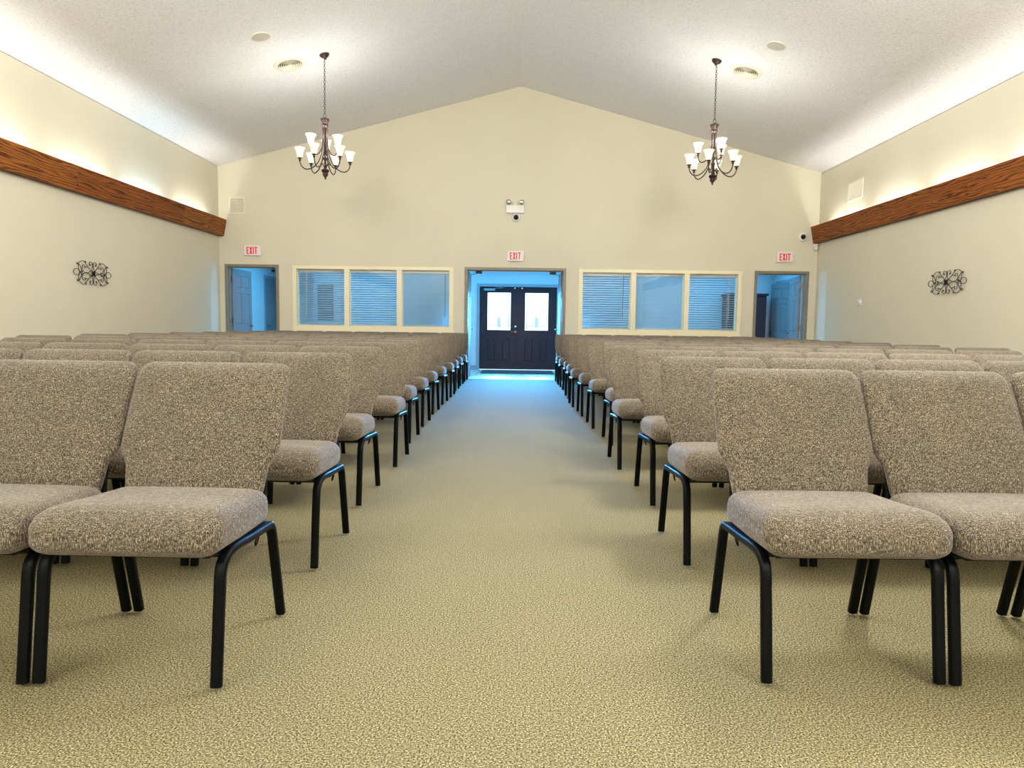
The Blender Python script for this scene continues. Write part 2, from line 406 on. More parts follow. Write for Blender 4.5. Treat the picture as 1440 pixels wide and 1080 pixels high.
def panel_leaf(name, w, h, m, panels, th=0.042, glass=None):
    """door leaf from x=0 (hinge) to x=w, thickness along y 0..th; raised panels on both sides"""
    bm = nb()
    xs = sorted({0, w} | {p[0] for p in panels} | {p[1] for p in panels} | ({glass[0], glass[1]} if glass else set()))
    zs = sorted({0, h} | {p[2] for p in panels} | {p[3] for p in panels} | ({glass[2], glass[3]} if glass else set()))
    def inside(a, c, r): return r[0]-1e-6 <= a and a <= r[1]+1e-6 and r[2]-1e-6 <= c and c <= r[3]+1e-6
    for xa, xb in zip(xs, xs[1:]):
        for za, zb in zip(zs, zs[1:]):
            cx, cz = (xa+xb)/2, (za+zb)/2
            if glass and inside(cx, cz, glass): continue
            if any(inside(cx, cz, p) for p in panels): continue
            box(bm, xa, 0, za, xb, th, zb)
    for x0, x1, z0, z1 in panels:
        d = 0.010; g = 0.022
        box(bm, x0, d, z0, x1, th-d, z1)
        for y0, y1 in ((0.002, d), (th-0.002, th-d)):
            A = [bm.verts.new(p) for p in ((x0+g, y0, z0+g), (x1-g, y0, z0+g), (x1-g, y0, z1-g), (x0+g, y0, z1-g))]
            B = [bm.verts.new(p) for p in ((x0+0.006, y1, z0+0.006), (x1-0.006, y1, z0+0.006), (x1-0.006, y1, z1-0.006), (x0+0.006, y1, z1-0.006))]
            bm.faces.new(A)
            for i in range(4): bm.faces.new([A[i], A[(i+1) % 4], B[(i+1) % 4], B[i]])
    bmesh.ops.remove_doubles(bm, verts=bm.verts, dist=1e-5)
    o = obj(name, bm, m); tag(o, kind='structure'); return o
def six_panels(w, h):
    s = 0.11; mid = 0.10; pw = (w-2*s-mid)/2; P = []
    for x0 in (s, s+pw+mid):
        P += [(x0, x0+pw, h-0.12-0.24, h-0.12), (x0, x0+pw, 0.98, h-0.12-0.24-0.10), (x0, x0+pw, 0.22, 0.80)]
    return P
def lever(parent, x, z, y, side):
    b = nb(); tube(b, [(x, y, z), (x, y+0.05*side, z)], 0.011, 10); tube(b, [(x, y+0.045*side, z), (x-0.11, y+0.045*side, z)], 0.009, 10)
    lathe(b, [(0, 0), (0.03, 0), (0.03, 0.008), (0, 0.008)], 16, mtx=Matrix.Translation((x, y, z)) @ Matrix.Rotation(-PI/2*side, 4, 'X'))
    obj('handle', b, 'brass', parent, True, 40)
def hinge(parent, x, y, z):
    b = nb(); box(b, x-0.016, y-0.03, z-0.05, x+0.016, y+0.0, z+0.05); tube(b, [(x, y+0.006, z-0.055), (x, y+0.006, z+0.055)], 0.009, 8)
    obj('hinge', b, 'brass', parent)
# side doors, standing open into the lobby
def side_door(name, hx, ang, flip):
    w, h = 0.915, 2.06
    o = panel_leaf(name, w, h, 'door', six_panels(w, h))
    o.location = (hx, YT+0.03, 0.012); o.rotation_euler = (0, 0, ang)
    lever(o, w-0.07, 0.95, 0.0, -1); lever(o, w-0.07, 0.95, 0.042, 1)
    for z in (0.25, 1.05, 1.85): hinge(o, -0.012, 0.03, z)
    return o
side_door('door_1', -5.53, math.radians(89), 1)
side_door('door_2', 5.455, math.radians(80), -1)
# double doors of the hall, folded back at right angles
for nm, hx, a in (('door_3', -0.955, 91), ('door_4', 0.835+0.03, 90)):
    o = panel_leaf(nm, 0.90, 2.06, 'door', six_panels(0.90, 2.06)); o.location = (hx, YT+0.03, 0.012); o.rotation_euler = (0, 0, math.radians(a))
    lever(o, 0.83, 0.95, 0.0, -1); lever(o, 0.83, 0.95, 0.042, 1)
    for z in (0.25, 1.05, 1.85): hinge(o, -0.012, 0.03, z)
# closers hang under the head of the hall's double frame
for i, (x, s) in enumerate(((-0.76, 1), (0.66, -1))):
    t = thing('door_closer', 'dark door closer over the hall double doors, %s leaf' % ('left' if i == 0 else 'right'), 'door closer', (x, YT-0.02, DT-FR-0.06), 0, 'door closers')
    b = nb(); box(b, -0.06, -0.03, 0.0, 0.06, 0.03, 0.058, bev=0.006); obj('body', b, 'iron', t)
    b = nb(); sweep(b, [(0.0, 0.03, 0.01), (-0.12*s, 0.16, 0.0), (-0.17*s, 0.36, 0.0)], 0.016, 0.008); obj('arm', b, 'iron', t)

# lobby side doors with their frames (set in the lobby's end walls)
def lobby_side(name, trimname, x, y0, y1, inward, ang):
    b = nb(); s = 1 if inward > 0 else -1
    xa, xb = (x, x+0.02*s)
    for ya, yb in ((y0-0.06, y0), (y1, y1+0.06)): box(b, min(xa, xb), ya, 0, max(xa, xb), yb, 2.13)
    box(b, min(xa, xb), y0, 2.07, max(xa, xb), y1, 2.13)
    struct(trimname, b, 'lobbytrim')
    w = y1-y0-0.01
    o = panel_leaf(name, w, 2.055, 'door', six_panels(w, 2.055), th=0.03); o.location = (x+0.003*s, y0+0.005 if s < 0 else y1-0.005, 0.008)
    o.rotation_euler = (0, 0, PI/2 if s < 0 else -PI/2)
    if ang: o.rotation_euler.z += ang
    lever(o, w-0.07, 0.95, 0.03, 1)
    for z in (0.25, 1.05, 1.85): hinge(o, -0.004, 0.05, z)
lobby_side('door_5', 'trim_4', LX0, 16.42, 17.30, 1, 0)
lobby_side('door_6', 'trim_5', LX1, 15.42, 16.32, -1, math.radians(7))
t = nb(); box(t, 0, -0.11, -0.035, 0.012, 0.11, 0.035, bev=0.003)
o = obj('door_sign', t, 'dark'); o.location = (LX0, 17.0, 2.275); tag(o, 'small dark plaque above the lobby door seen through the left exit', 'sign')

# ------------------------------------------------------------------ entrance doors
ef = frame('trim_6', -0.965, 0.975, 2.005, YE-0.03, YE+0.14, 0.065, 'lobbytrim', stop=False)
LEAFW = 0.898
pnl = [(0.19, 0.365, 0.19, 0.72), (0.535, 0.715, 0.19, 0.72)]
gl = (0.185, 0.725, 0.92, 1.79)
def caming(sgn):
    b = nb(); w = gl[1]-gl[0]; h = gl[3]-gl[2]; cx = w/2
    def L(P, r=0.0075, n=6): tube(b, [(x, 0, z) for x, z in P], r, 4)
    L([(0.04, 0.03), (0.04, h*0.42)]); L([(w-0.04, 0.03), (w-0.04, h*0.42)]); L([(0.03, 0.10), (cx-0.05, 0.10)]); L([(cx+0.05, 0.10), (w-0.03, 0.10)])
    for k in range(5): L([(cx-0.035+0.0175*k, 0.06), (cx-0.035+0.0175*k, 0.27+0.03*(2-abs(k-2)))], 0.0065)
    L([(x, z) for x, z, _ in spline([(0.04, h*0.42, 0), (0.12, h*0.55, 0), (cx, h*0.66, 0), (w-0.12, h*0.55, 0), (w-0.04, h*0.42, 0)], 6)], 0.005)
    L([(x, z) for x, z, _ in spline([(0.10, 0.16, 0), (0.14, 0.30, 0), (cx, 0.42, 0), (w-0.14, 0.30, 0), (w-0.10, 0.16, 0)], 6)], 0.005)
    if sgn > 0:
        for x, z in ((0.04, 0.07), (0.06, 0.46), (w-0.12, 0.44), (w-0.16, 0.50), (cx-0.03, 0.34)):
            lathe(b, [(0, 0), (0.014, 0), (0.014, 0.006), (0, 0.006)], 8, mtx=Matrix.Translation((x, 0.003, z)) @ Matrix.Rotation(PI/2, 4, 'X'))
    return b
for i, (nm, x0) in enumerate((('door_7', -0.897), ('door_8', 0.008))):
    if i: pnl = [(0.165, 0.34, 0.19, 0.72), (0.50, 0.68, 0.19, 0.72)]; gl = (0.160, 0.700, 0.92, 1.79)
    o = panel_leaf(nm, LEAFW, 1.925, 'darkwood', pnl, th=0.045, glass=gl)
    o.location = (x0+(0 if i == 0 else 0), YE+0.03, 0.012)
    b = nb(); box(b, gl[0], 0.018, gl[2], gl[1], 0.024, gl[3]); g = obj('glass_pane', b, 'glass', o)
    c = obj('leaded_pattern', caming(1 if i else -1), 'etched', g); c.location = (gl[0], 0.012, gl[2])
    b = nb()
    for a in ((gl[0]-0.022, gl[1]+0.022, gl[2]-0.022, gl[2]), (gl[0]-0.022, gl[1]+0.022, gl[3], gl[3]+0.022), (gl[0]-0.022, gl[0], gl[2], gl[3]), (gl[1], gl[1]+0.022, gl[2], gl[3])):
        box(b, a[0], -0.010, a[2], a[1], 0.0, a[3])
    obj('glass_bead', b, 'darkwood', o)
    if i == 0:
        lever(o, LEAFW-0.055, 0.88, 0.0, -1)
        b = nb(); lathe(b, [(0, 0), (0.026, 0), (0.026, 0.012), (0.014, 0.02), (0, 0.02)], 16, mtx=Matrix.Translation((LEAFW-0.055, 0, 1.0)) @ Matrix.Rotation(PI/2, 4, 'X'))
        obj('deadbolt', b, 'chrome', o, True, 40)
        b = nb(); box(b, 0.10, -0.055, 1.83, 0.36, 0.0, 1.885, bev=0.006); sweep(b, [(0.33, -0.03, 1.885), (0.55, -0.16, 1.893), (0.30, -0.07, 1.93)], 0.02, 0.008)
        obj('closer', b, 'lobbytrim', o)
    if i == 0:
        b = nb(); box(b, LEAFW-0.022, -0.012, 0.0, LEAFW+0.026, 0.0, 1.92, bev=0.003); obj('astragal', b, 'darkwood', o)
    b = nb(); box(b, LEAFW-0.10 if i == 0 else 0.06, -0.006, 1.885, LEAFW-0.06 if i == 0 else 0.10, 0.0, 1.91); obj('top_bolt', b, 'chrome', o)
b = nb(); box(b, -1.2, YE+0.14, -0.10, 1.2, 24, -0.02); box(b, -12, YE+0.7, -0.12, 12, 24, -0.021); struct('ground_outside', b, 'outside')
b = nb(); box(b, -0.80, 15.2, 0, 0.80, 16.2, 0.014, bev=0.004); o = obj('door_mat', b, 'mat'); tag(o, 'dark doormat on the lobby tiles before the entrance doors', 'mat')
t = thing('ceiling_light', 'shallow dome ceiling light in the lobby', 'light', (-0.03, 15.2, LZ))
b = nb(); lathe(b, [(0, -0.025), (0.17, -0.025), (0.17, 0), (0, 0)], 28); obj('base', b, 'white', t, True, 40)
b = nb(); lathe(b, [(0, -0.12), (0.07, -0.112), (0.12, -0.085), (0.15, -0.045), (0.155, -0.025)], 28); obj('shade', b, 'domel', t, True)
# storage cupboard in the lobby by the right exit
t = thing('storage_cupboard', 'tall dark brown cupboard seen through the right exit doorway', 'cupboard', (5.17, 16.2, 0))
b = nb(); box(b, -0.42, -0.26, 0.08, 0.42, 0.27, 1.78); box(b, -0.40, -0.24, 0, 0.40, 0.25, 0.08); obj('body', b, 'darkwood', t)
b = nb(); box(b, -0.45, -0.30, 1.78, 0.45, 0.28, 1.83, bev=0.006); obj('top', b, 'darkwood', t)
for s in (-1, 1):
    b = nb(); x0, x1 = (-0.41, -0.004) if s < 0 else (0.004, 0.41); box(b, x0, -0.282, 0.10, x1, -0.262, 1.76, bev=0.004); d = obj('door', b, 'darkwood', t)
    b = nb(); tube(b, [(s*0.05, -0.30, 0.95), (s*0.05, -0.30, 1.08)], 0.006, 8); tube(b, [(s*0.05, -0.30, 0.95), (s*0.05, -0.282, 0.95)], 0.005, 8); tube(b, [(s*0.05, -0.30, 1.08), (s*0.05, -0.282, 1.08)], 0.005, 8)
    obj('handle', b, 'brass', d)
# picture on the lobby's entry wall behind the first blind
t = thing('framed_picture', 'dark framed picture showing faintly through the left window blinds', 'picture', (-4.50, YE-0.012, 1.53))
b = nb(); box(b, -0.18, -0.02, -0.42, 0.18, 0.012, 0.42, bev=0.004); obj('frame', b, 'iron', t)
b = nb(); box(b, -0.14, -0.024, -0.38, 0.14, -0.020, 0.38); obj('print', b, 'mutedart', t)

# ------------------------------------------------------------------ hall windows with blinds
def window(name, x0, x1, z0, z1, tilts, names, wands):
    fo = 0.075; mul = 0.095
    w = nb()
    pw = (x1-x0-2*fo-2*mul)/3
    ya, yb = YB-0.022, YT+0.01
    box(w, x0, ya, z0, x1, yb, z0+fo); box(w, x0, ya, z1-fo+0.015, x1, yb, z1)
    box(w, x0, ya, z0+fo, x0+fo, yb, z1-fo+0.015); box(w, x1-fo, ya, z0+fo, x1, yb, z1-fo+0.015)
    panes = []
    for k in range(3):
        px = x0+fo+k*(pw+mul); panes.append((px, px+pw))
        if k < 2: box(w, px+pw, ya+0.004, z0+fo, px+pw+mul, yb, z1-fo+0.015)
    o = struct(name, w, 'trim')
    s = nb(); box(s, x0-0.03, YB-0.030, z0-0.03, x1+0.03, YB+0.0, z0); box(s, x0-0.01, YB-0.014, z0-0.085, x1+0.01, YB, z0-0.03); obj('window_sill', s, 'trim', o)
    s = nb()
    for px, qx in panes:                     # thin inner bead round each pane
        zz0, zz1 = z0+fo, z1-fo+0.015
        for a in ((px, qx, zz0, zz0+0.012), (px, qx, zz1-0.012, zz1), (px, px+0.012, zz0, zz1), (qx-0.012, qx, zz0, zz1)):
            box(s, a[0], YB+0.028, a[2], a[1], YB+0.044, a[3])
    obj('glazing_bead', s, 'trim', o)
    for px, qx in panes:
        g = nb(); box(g, px+0.001, YB+0.045, z0+fo+0.001, qx-0.001, YB+0.050, z1-fo+0.014); obj('pane', g, 'glass', o)
    for k, (px, qx) in enumerate(panes):
        zt = z1-fo-0.005; zb = z0+fo+0.03
        t = thing('window_blind', names[k], 'blind', ((px+qx)/2, YB+0.095, zt), 0, 'window blinds')
        hw = (qx-px)/2-0.012
        b = nb(); box(b, -hw, -0.025, -0.038, hw, 0.03, 0.012, bev=0.003); obj('headrail', b, 'white', t)
        b = nb(); a = math.radians(tilts[k]); sp = 0.0435; n = int((zt-zb-0.06)/sp)
        for i in range(n+1):
            z = -0.055-i*sp; dy, dz = 0.025*math.cos(a), 0.025*math.sin(a); nx, nz = -math.sin(a), math.cos(a)
            pts = [(-dy, -dz), (-dy*0.3, -dz*0.3), (dy*0.3, dz*0.3), (dy, dz)]; cr = [0, 0.0022, 0.0022, 0]
            up = [(p[0]+nx*c, z+p[1]+nz*c) for p, c in zip(pts, cr)]; lo = [(p[0]+nx*(c-0.0015), z+p[1]+nz*(c-0.0015)) for p, c in zip(pts, cr)]
            prism(b, up+lo[::-1], 0, -hw, hw)
        obj('slats', b, 'slat', t)
        zb2 = -0.055-(n+0.6)*sp
        b = nb(); box(b, -hw, -0.022, zb2-0.012, hw, 0.022, zb2+0.010, bev=0.003); obj('bottom_rail', b, 'white', t)
        for xx in (-hw*0.68, hw*0.68):
            b = nb()
            for yy in (-0.027, 0.027): box(b, xx-0.003, yy-0.0008, zb2, xx+0.003, yy+0.0008, -0.03)
            obj('ladder_tape', b, 'felt', t)
        if wands[k] is not None:
            b = nb(); tube(b, [(wands[k]*hw, -0.032, -0.03), (wands[k]*hw, -0.034, -0.85)], 0.005, 6); obj('wand', b, 'white' if wands[k] < 0 or (k == 2 and x0 > 0) else 'iron', t)
    return o
window('window_1', -4.307, -1.235, 0.905, 2.125, (37, 28, 60),
       ('blind in the left window, pane nearest the left exit', 'blind in the left window, middle pane', 'blind in the left window, pane nearest the aisle, dark wand'), (-0.65, None, 0.82))
window('window_2', 1.152, 4.246, 0.905, 2.125, (33, 63, 20),
       ('blind in the right window, pane nearest the aisle', 'blind in the right window, middle pane, almost closed', 'blind in the right window, pane nearest the right exit'), (0.72, None, 0.72))

# ------------------------------------------------------------------ oak light valances
def valance(side, label):
    X = XL if side < 0 else XR
    t = thing('light_valance', label, 'light valance', (X, 0, 2.66), 0, 'oak light valances')
    s = -side                                          # towards the room
    cuts = [Y0+0.01, -2.1, 0.6, 3.3, 6.05, 9.0, 11.85, YB-0.002] if side < 0 else [Y0+0.01, -2.0, 0.7, 3.4, 6.0, 8.9, 11.6, YB-0.002]
    zt = 0.325 if side < 0 else 0.275
    for a, c in zip(cuts, cuts[1:]):
        b = nb(); prism(b, [(0.075*s, 0.0), (0.095*s, 0.0), (0.155*s, 0.305), (0.135*s, 0.305)], 1, a+0.0008, c-0.0008)
        obj('board', b, 'oak', t)
    b = nb(); prism(b, [(0.0, 0.0), (0.075*s, 0.0), (0.075*s, 0.018), (0.0, 0.018)], 1, Y0+0.01, YB-0.002); obj('bottom_board', b, 'oak', t)
    for k, y in enumerate(cove_y):
        b = nb(); tube(b, [(0.06*s, y-0.57, 0.135), (0.06*s, y+0.57, 0.135)], 0.013, 8); f = obj('lamp_tube', b, 'tube', t)
        b = nb(); box(b, 0.035*s, y-0.60, 0.02, 0.085*s, y+0.60, 0.09); obj('lamp_housing', b, 'white', f)
valance(-1, 'long oak light valance along the left wall')
valance(1, 'long oak light valance along the right wall')

# ------------------------------------------------------------------ chandeliers
def bell(bm):
    pr = [(0.030, 0.0), (0.038, 0.012), (0.046, 0.05), (0.054, 0.09), (0.066, 0.12), (0.083, 0.148), (0.080, 0.150), (0.062, 0.120), (0.050, 0.09), (0.042, 0.05), (0.034, 0.014), (0.0, 0.008)]
    lathe(bm, pr, 20)
def chandelier(x, y, phase_lo, phase_up, label, zb=3.05, shades=('shade', 'shade')):
    t = thing('chandelier', label, 'chandelier', (x, y, zb), 0, 'bronze chandeliers')
    KX, KZ = 0.89, 0.95; t.scale = (KX, KX, KZ)
    zceil = (zc(x)-zb)/KZ
    sl = math.atan(SLOPE_L if x < 0 else -SLOPE_R)
    b = nb(); lathe(b, [(0, -0.075), (0.012, -0.075), (0.02, -0.055), (0.05, -0.04), (0.072, -0.02), (0.078, 0.0), (0, 0.0)], 24, mtx=Matrix.Translation((0, 0, zceil)) @ Matrix.Rotation(-sl, 4, 'Y'))
    obj('canopy', b, 'bronze', t, True, 50)
    b = nb(); z = zceil-0.07; k = 0; zend = 0.945
    nl = max(3, int((z-zend)/0.033)); st = (z-zend)/nl
    for i in range(nl):
        zc_ = z-st*(i+0.5); a = 0 if i % 2 else PI/2; hl = st/2+0.005
        loop = []
        for j in range(10):
            u = 2*PI*j/10; rr = 0.013*math.cos(u); loop.append((rr*math.cos(a), rr*math.sin(a), zc_+hl*math.sin(u)))
        tube(b, loop, 0.0034, 5, closed=True)
    obj('chain', b, 'bronze', t, True)
    b = nb(); loop = [(0.022*math.cos(2*PI*j/14), 0, 0.925+0.03*math.sin(2*PI*j/14)) for j in range(14)]; tube(b, loop, 0.004, 6, closed=True)
    lathe(b, [(0, 0.905), (0.012, 0.90), (0.018, 0.89), (0.066, 0.878), (0.070, 0.865), (0.055, 0.835), (0.042, 0.80), (0.050, 0.79), (0.052, 0.775), (0.042, 0.765), (0.040, 0.74), (0.0, 0.74)], 24)
    obj('urn_cap', b, 'bronze', t, True, 50)
    b = nb(); lathe(b, [(0, 0.74), (0.016, 0.74), (0.014, 0.42), (0.022, 0.40), (0.036, 0.385), (0.022, 0.365), (0.020, 0.33), (0.034, 0.315), (0.030, 0.29), (0.014, 0.27), (0.014, 0.16),
                    (0.055, 0.145), (0.062, 0.13), (0.050, 0.105), (0.036, 0.098), (0.044, 0.08), (0.036, 0.055), (0.016, 0.035), (0.012, 0.018), (0.016, 0.010), (0, 0.0)], 20)
    obj('column', b, 'bronze', t, True, 50)
    b = nb()
    for i in range(6):
        a = 2*PI*i/6+phase_lo+0.5; ca, sa = math.cos(a), math.sin(a)
        P = spline([(0.012, 0, 0.15), (0.03, 0, 0.20), (0.055, 0, 0.235), (0.075, 0, 0.225), (0.072, 0, 0.205)], 4)
        tube(b, [(p.x*ca, p.x*sa, p.z) for p in P], [0.006]*(len(P)-3)+[0.004, 0.003, 0.002], 6)
    obj('leaf_scrolls', b, 'bronze', t, True)
    def arm(a, up):
        ca, sa = math.cos(a), math.sin(a)
        if up: P = [(0.034, 0, 0.75), (0.038, 0, 0.60), (0.052, 0, 0.47), (0.10, 0, 0.375), (0.165, 0, 0.34), (0.215, 0, 0.365), (0.232, 0, 0.42), (0.235, 0, 0.44)]
        else: P = [(0.036, 0, 0.75), (0.040, 0, 0.52), (0.062, 0, 0.36), (0.115, 0, 0.235), (0.20, 0, 0.155), (0.29, 0, 0.13), (0.355, 0, 0.165), (0.383, 0, 0.225), (0.385, 0, 0.25)]
        P = spline(P, 5); b = nb(); tube(b, [(p.x*ca, p.x*sa, p.z) for p in P], 0.0085, 8)
        r, zz = P[-1].x, P[-1].z
        lathe(b, [(0, -0.01), (0.012, -0.01), (0.022, 0.0), (0.014, 0.012), (0.016, 0.018), (0.036, 0.030), (0.038, 0.036), (0.0, 0.036)], 14, (r*ca, r*sa, zz))
        A = obj('arm', b, 'bronze', t, True, 50)
        b = nb(); bell(b); s = obj('lamp_shade', b, shades[0 if up else 1], A, True, 60); s.location = (r*ca, r*sa, zz+0.03)
        point('bulb_light', (x+r*ca*KX, y+r*sa*KX, zb+(zz+0.03+0.20)*KZ), BULB_W, BULB_COL, 0.03)
    for i in range(6): arm(math.radians(phase_lo)+2*PI*i/6, False)
    for i in range(3): arm(math.radians(phase_up)+2*PI*i/3, True)
    return t
ch1 = chandelier(-2.74, 10.08, 20, 100, 'bronze chandelier hanging left of the aisle', shades=('shade_w', 'shade_w'))
ch2 = chandelier(2.72, 10.14, 5, 45, 'bronze chandelier hanging right of the aisle', shades=('shade', 'shade_w'))
for cx, cyy, lab in ((-2.74, 4.2, 'added unseen bronze chandelier for fill light, above the front rows, left of the aisle'), (2.72, 4.2, 'added unseen bronze chandelier for fill light, above the front rows, right of the aisle'),
                     (-2.74, -2.4, 'added unseen bronze chandelier for fill light, behind the camera, left of the aisle'), (2.72, -2.4, 'added unseen bronze chandelier for fill light, behind the camera, right of the aisle')):
    src = ch1 if cx < 0 else ch2
    n0 = dup(src, (cx, cyy, 3.05), 0, lab)  # out-of-view copy, added to fill the hall with light
    for i in range(9):
        a = math.radians(20)+2*PI*i/6 if i < 6 else math.radians(100)+2*PI*i/3; r = 0.343 if i < 6 else 0.209
        point('bulb_light', (cx+r*math.cos(a), cyy+r*math.sin(a), 3.05+(0.456 if i < 6 else 0.637)), BULB_W*9.6, BULB_COL, 0.03)  # added fill bulbs, far stronger than those of the visible pair

# ------------------------------------------------------------------ ceiling diffusers and speakers
def on_ceiling(o, x, y):
    o.location = (x, y, zc(x)); o.rotation_euler = (0, -math.atan(SLOPE_L) if x < 0 else math.atan(SLOPE_R), 0)
for x, y, lab in ((-3.23, 10.1, 'round ringed air diffuser in the ceiling left of centre'), (3.16, 10.22, 'round ringed air diffuser in the ceiling right of centre')):
    t = thing('air_diffuser', lab, 'vent', group='ceiling air diffusers'); on_ceiling(t, x, y)
    b = nb(); lathe(b, [(0.165, 0.0), (0.225, 0.0), (0.222, -0.008), (0.19, -0.018), (0.165, -0.014), (0.165, 0.0)], 40); obj('outer_ring', b, 'cream', t, True, 40)
    b = nb(); lathe(b, [(0, -0.002), (0.166, -0.002), (0.166, 0.0), (0, 0.0)], 40); obj('duct', b, 'ventin', t)
    b = nb()
    for r in (0.15, 0.122, 0.094, 0.066, 0.038): lathe(b, [(r-0.010, -0.004), (r+0.004, -0.020), (r+0.006, -0.018), (r-0.006, -0.003), (r-0.010, -0.004)], 40)
    lathe(b, [(0, -0.012), (0.016, -0.012), (0.016, -0.004), (0, -0.004)], 20)
    obj('rings', b, 'cream', t, True, 50)
for x, y, lab in ((-3.28, 9.13, 'round flush ceiling speaker left of the peak'), (3.23, 9.26, 'round flush ceiling speaker right of the peak')):
    t = thing('ceiling_speaker', lab, 'speaker', group='ceiling speakers'); on_ceiling(t, x, y)
    b = nb(); lathe(b, [(0.112, 0), (0.128, 0), (0.126, -0.008), (0.112, -0.010), (0.112, 0)], 36); obj('rim', b, 'cream', t, True, 40)
    b = nb(); lathe(b, [(0, -0.010), (0.06, -0.009), (0.112, -0.006), (0.112, 0), (0, 0)], 36); obj('grille', b, 'ivory', t, True, 60)

# ------------------------------------------------------------------ wall grilles
def grille(name, label, w, h, loc, rz, cols):
    t = thing(name, label, 'vent', loc, rz)
    fw = 0.028; b = nb()
    for a in ((-w/2, w/2, -h/2, -h/2+fw), (-w/2, w/2, h/2-fw, h/2), (-w/2, -w/2+fw, -h/2+fw, h/2-fw), (w/2-fw, w/2, -h/2+fw, h/2-fw)):
        box(b, a[0], -0.014, a[2], a[1], 0.0, a[3])
    if cols == 2: box(b, -0.008, -0.014, -h/2+fw, 0.008, 0.0, h/2-fw)
    obj('frame', b, 'cream', t)
    b = nb(); box(b, -w/2+fw, -0.002, -h/2+fw, w/2-fw, 0.0, h/2-fw); obj('duct', b, 'ventin', t)
    b = nb(); n = 14 if cols == 2 else 16
    if cols == 2:
        for i in range(n):
            z = -h/2+fw+(h-2*fw)*(i+0.5)/n; prism(b, [(-0.012, z-0.009), (-0.010, z-0.010), (-0.002, z+0.006), (-0.004, z+0.007)], 0, -w/2+fw, w/2-fw)
    else:
        for i in range(n):
            xx = -w/2+fw+(w-2*fw)*(i+0.5)/n; prism(b, [(xx-0.008, -0.012), (xx-0.006, -0.012), (xx+0.007, -0.002), (xx+0.005, -0.002)], 2, -h/2+fw, h/2-fw)
        tube(b, [(w/2-0.05, -0.02, 0.02), (w/2-0.05, -0.02, 0.05)], 0.004, 6)
    obj('louvres', b, 'cream', t)
grille('wall_grille', 'cream louvred wall grille above the left exit sign', 0.31, 0.32, (-5.35, YB, 3.235), 0, 2)
grille('wall_register', 'cream air register high on the right wall above the valance', 0.52, 0.31, (XR, 12.1, 3.385), -PI/2, 1)

# ------------------------------------------------------------------ exit signs
def exit_sign(x, z, label):
    t = thing('exit_sign', label, 'exit sign', (x, YB, z), 0, 'exit signs')
    b = nb(); box(b, -0.155, -0.045, -0.095, 0.155, 0.0, 0.095, bev=0.008); obj('housing', b, 'white', t, True, 30)
    b = nb(); box(b, -0.125, -0.050, -0.078, 0.125, -0.0455, 0.078); obj('face', b, 'signface', t)
    b = nb(); H = 0.066; s = 0.017; y0, y1 = -0.053, -0.0502
    def R(a, c, d, e): box(b, a, y0, d, c, y1, e)
    X = -0.108; R(X, X+s, -H, H); R(X+s, X+0.045, H-s, H); R(X+s, X+0.040, -s/2, s/2); R(X+s, X+0.045, -H, -H+s)
    X = -0.052; w = 0.052
    for p in ([(X, -H), (X+0.019, -H), (X+w, H), (X+w-0.019, H)], [(X, H), (X+0.019, H), (X+w, -H), (X+w-0.019, -H)]): prism(b, p, 1, y0 if p[0][1] < 0 else y0-0.0004, y1)
    R(0.012, 0.012+s+0.002, -H, H)
    X = 0.042; R(X, X+0.058, H-s, H); R(X+0.029-s/2, X+0.029+s/2, -H, H-s)
    obj('lettering', b, 'signred', t)
exit_sign(-5.06, 2.392, 'lit red EXIT sign above the left exit doorway')
exit_sign(-0.06, 2.352, 'lit red EXIT sign above the centre double doorway')
exit_sign(5.035, 2.395, 'lit red EXIT sign above the right exit doorway')

# ------------------------------------------------------------------ emergency light, cameras, sensor, thermostat
t = thing('emergency_light', 'white emergency light with two lamp heads above the centre doorway', 'emergency light', (-0.08, YB, 3.225))
b = nb(); box(b, -0.165, -0.075, -0.075, 0.165, 0.0, 0.065, bev=0.010); obj('battery_box', b, 'white', t, True, 30)
for s in (-1, 1):
    rot = Matrix.Translation((0.115*s, -0.045, 0.125)) @ Matrix.Rotation(math.radians(14*s), 4, 'Z') @ Matrix.Rotation(PI/2+0.15, 4, 'X')
    b = nb(); lathe(b, [(0, -0.05), (0.03, -0.045), (0.052, -0.01), (0.060, 0.02), (0.060, 0.03), (0.052, 0.03), (0.050, 0.02), (0.0, 0.0)], 24, mtx=rot)
    tube(b, [(0.10*s, -0.035, 0.06), (0.113*s, -0.035, 0.085)], 0.014, 8)
    h = obj('lamp_head', b, 'white', t, True, 40)
    b = nb(); lathe(b, [(0, 0.028), (0.03, 0.027), (0.051, 0.020), (0.0, 0.005)], 24, mtx=rot); obj('lens', b, 'lamp', h, True)
def dome(label, x, z, r):
    t = thing('dome_camera', label, 'security camera', (x, YB, z), 0, 'dome cameras'); q = Matrix.Rotation(PI/2, 4, 'X')
    b = nb(); lathe(b, [(0, 0), (r, 0), (r, 0.025), (r*0.86, 0.045), (r*0.62, 0.052), (r*0.60, 0.03), (0, 0.03)], 32, mtx=q); obj('housing', b, 'white', t, True, 40)
    b = nb(); lathe(b, [(r*0.58*math.cos(a), 0.034+r*0.55*math.sin(a)) for a in [i*PI/16 for i in range(9)]]+[(0, 0.034)], 24, mtx=q)
    bmesh.ops.remove_doubles(b, verts=b.verts, dist=1e-5); obj('lens_dome', b, 'lens', t, True)
dome('small white dome camera under the emergency light', -0.062, 3.072, 0.082)
dome('small white dome camera beside the right valance end', 5.355, 2.775, 0.080)
t = thing('motion_sensor', 'white motion sensor in the right corner under the valance', 'sensor', (XR-0.065, YB-0.05, 2.59))
b = nb(); box(b, -0.035, -0.03, -0.06, 0.035, 0.03, 0.055, bev=0.012); obj('body', b, 'white', t, True, 40)
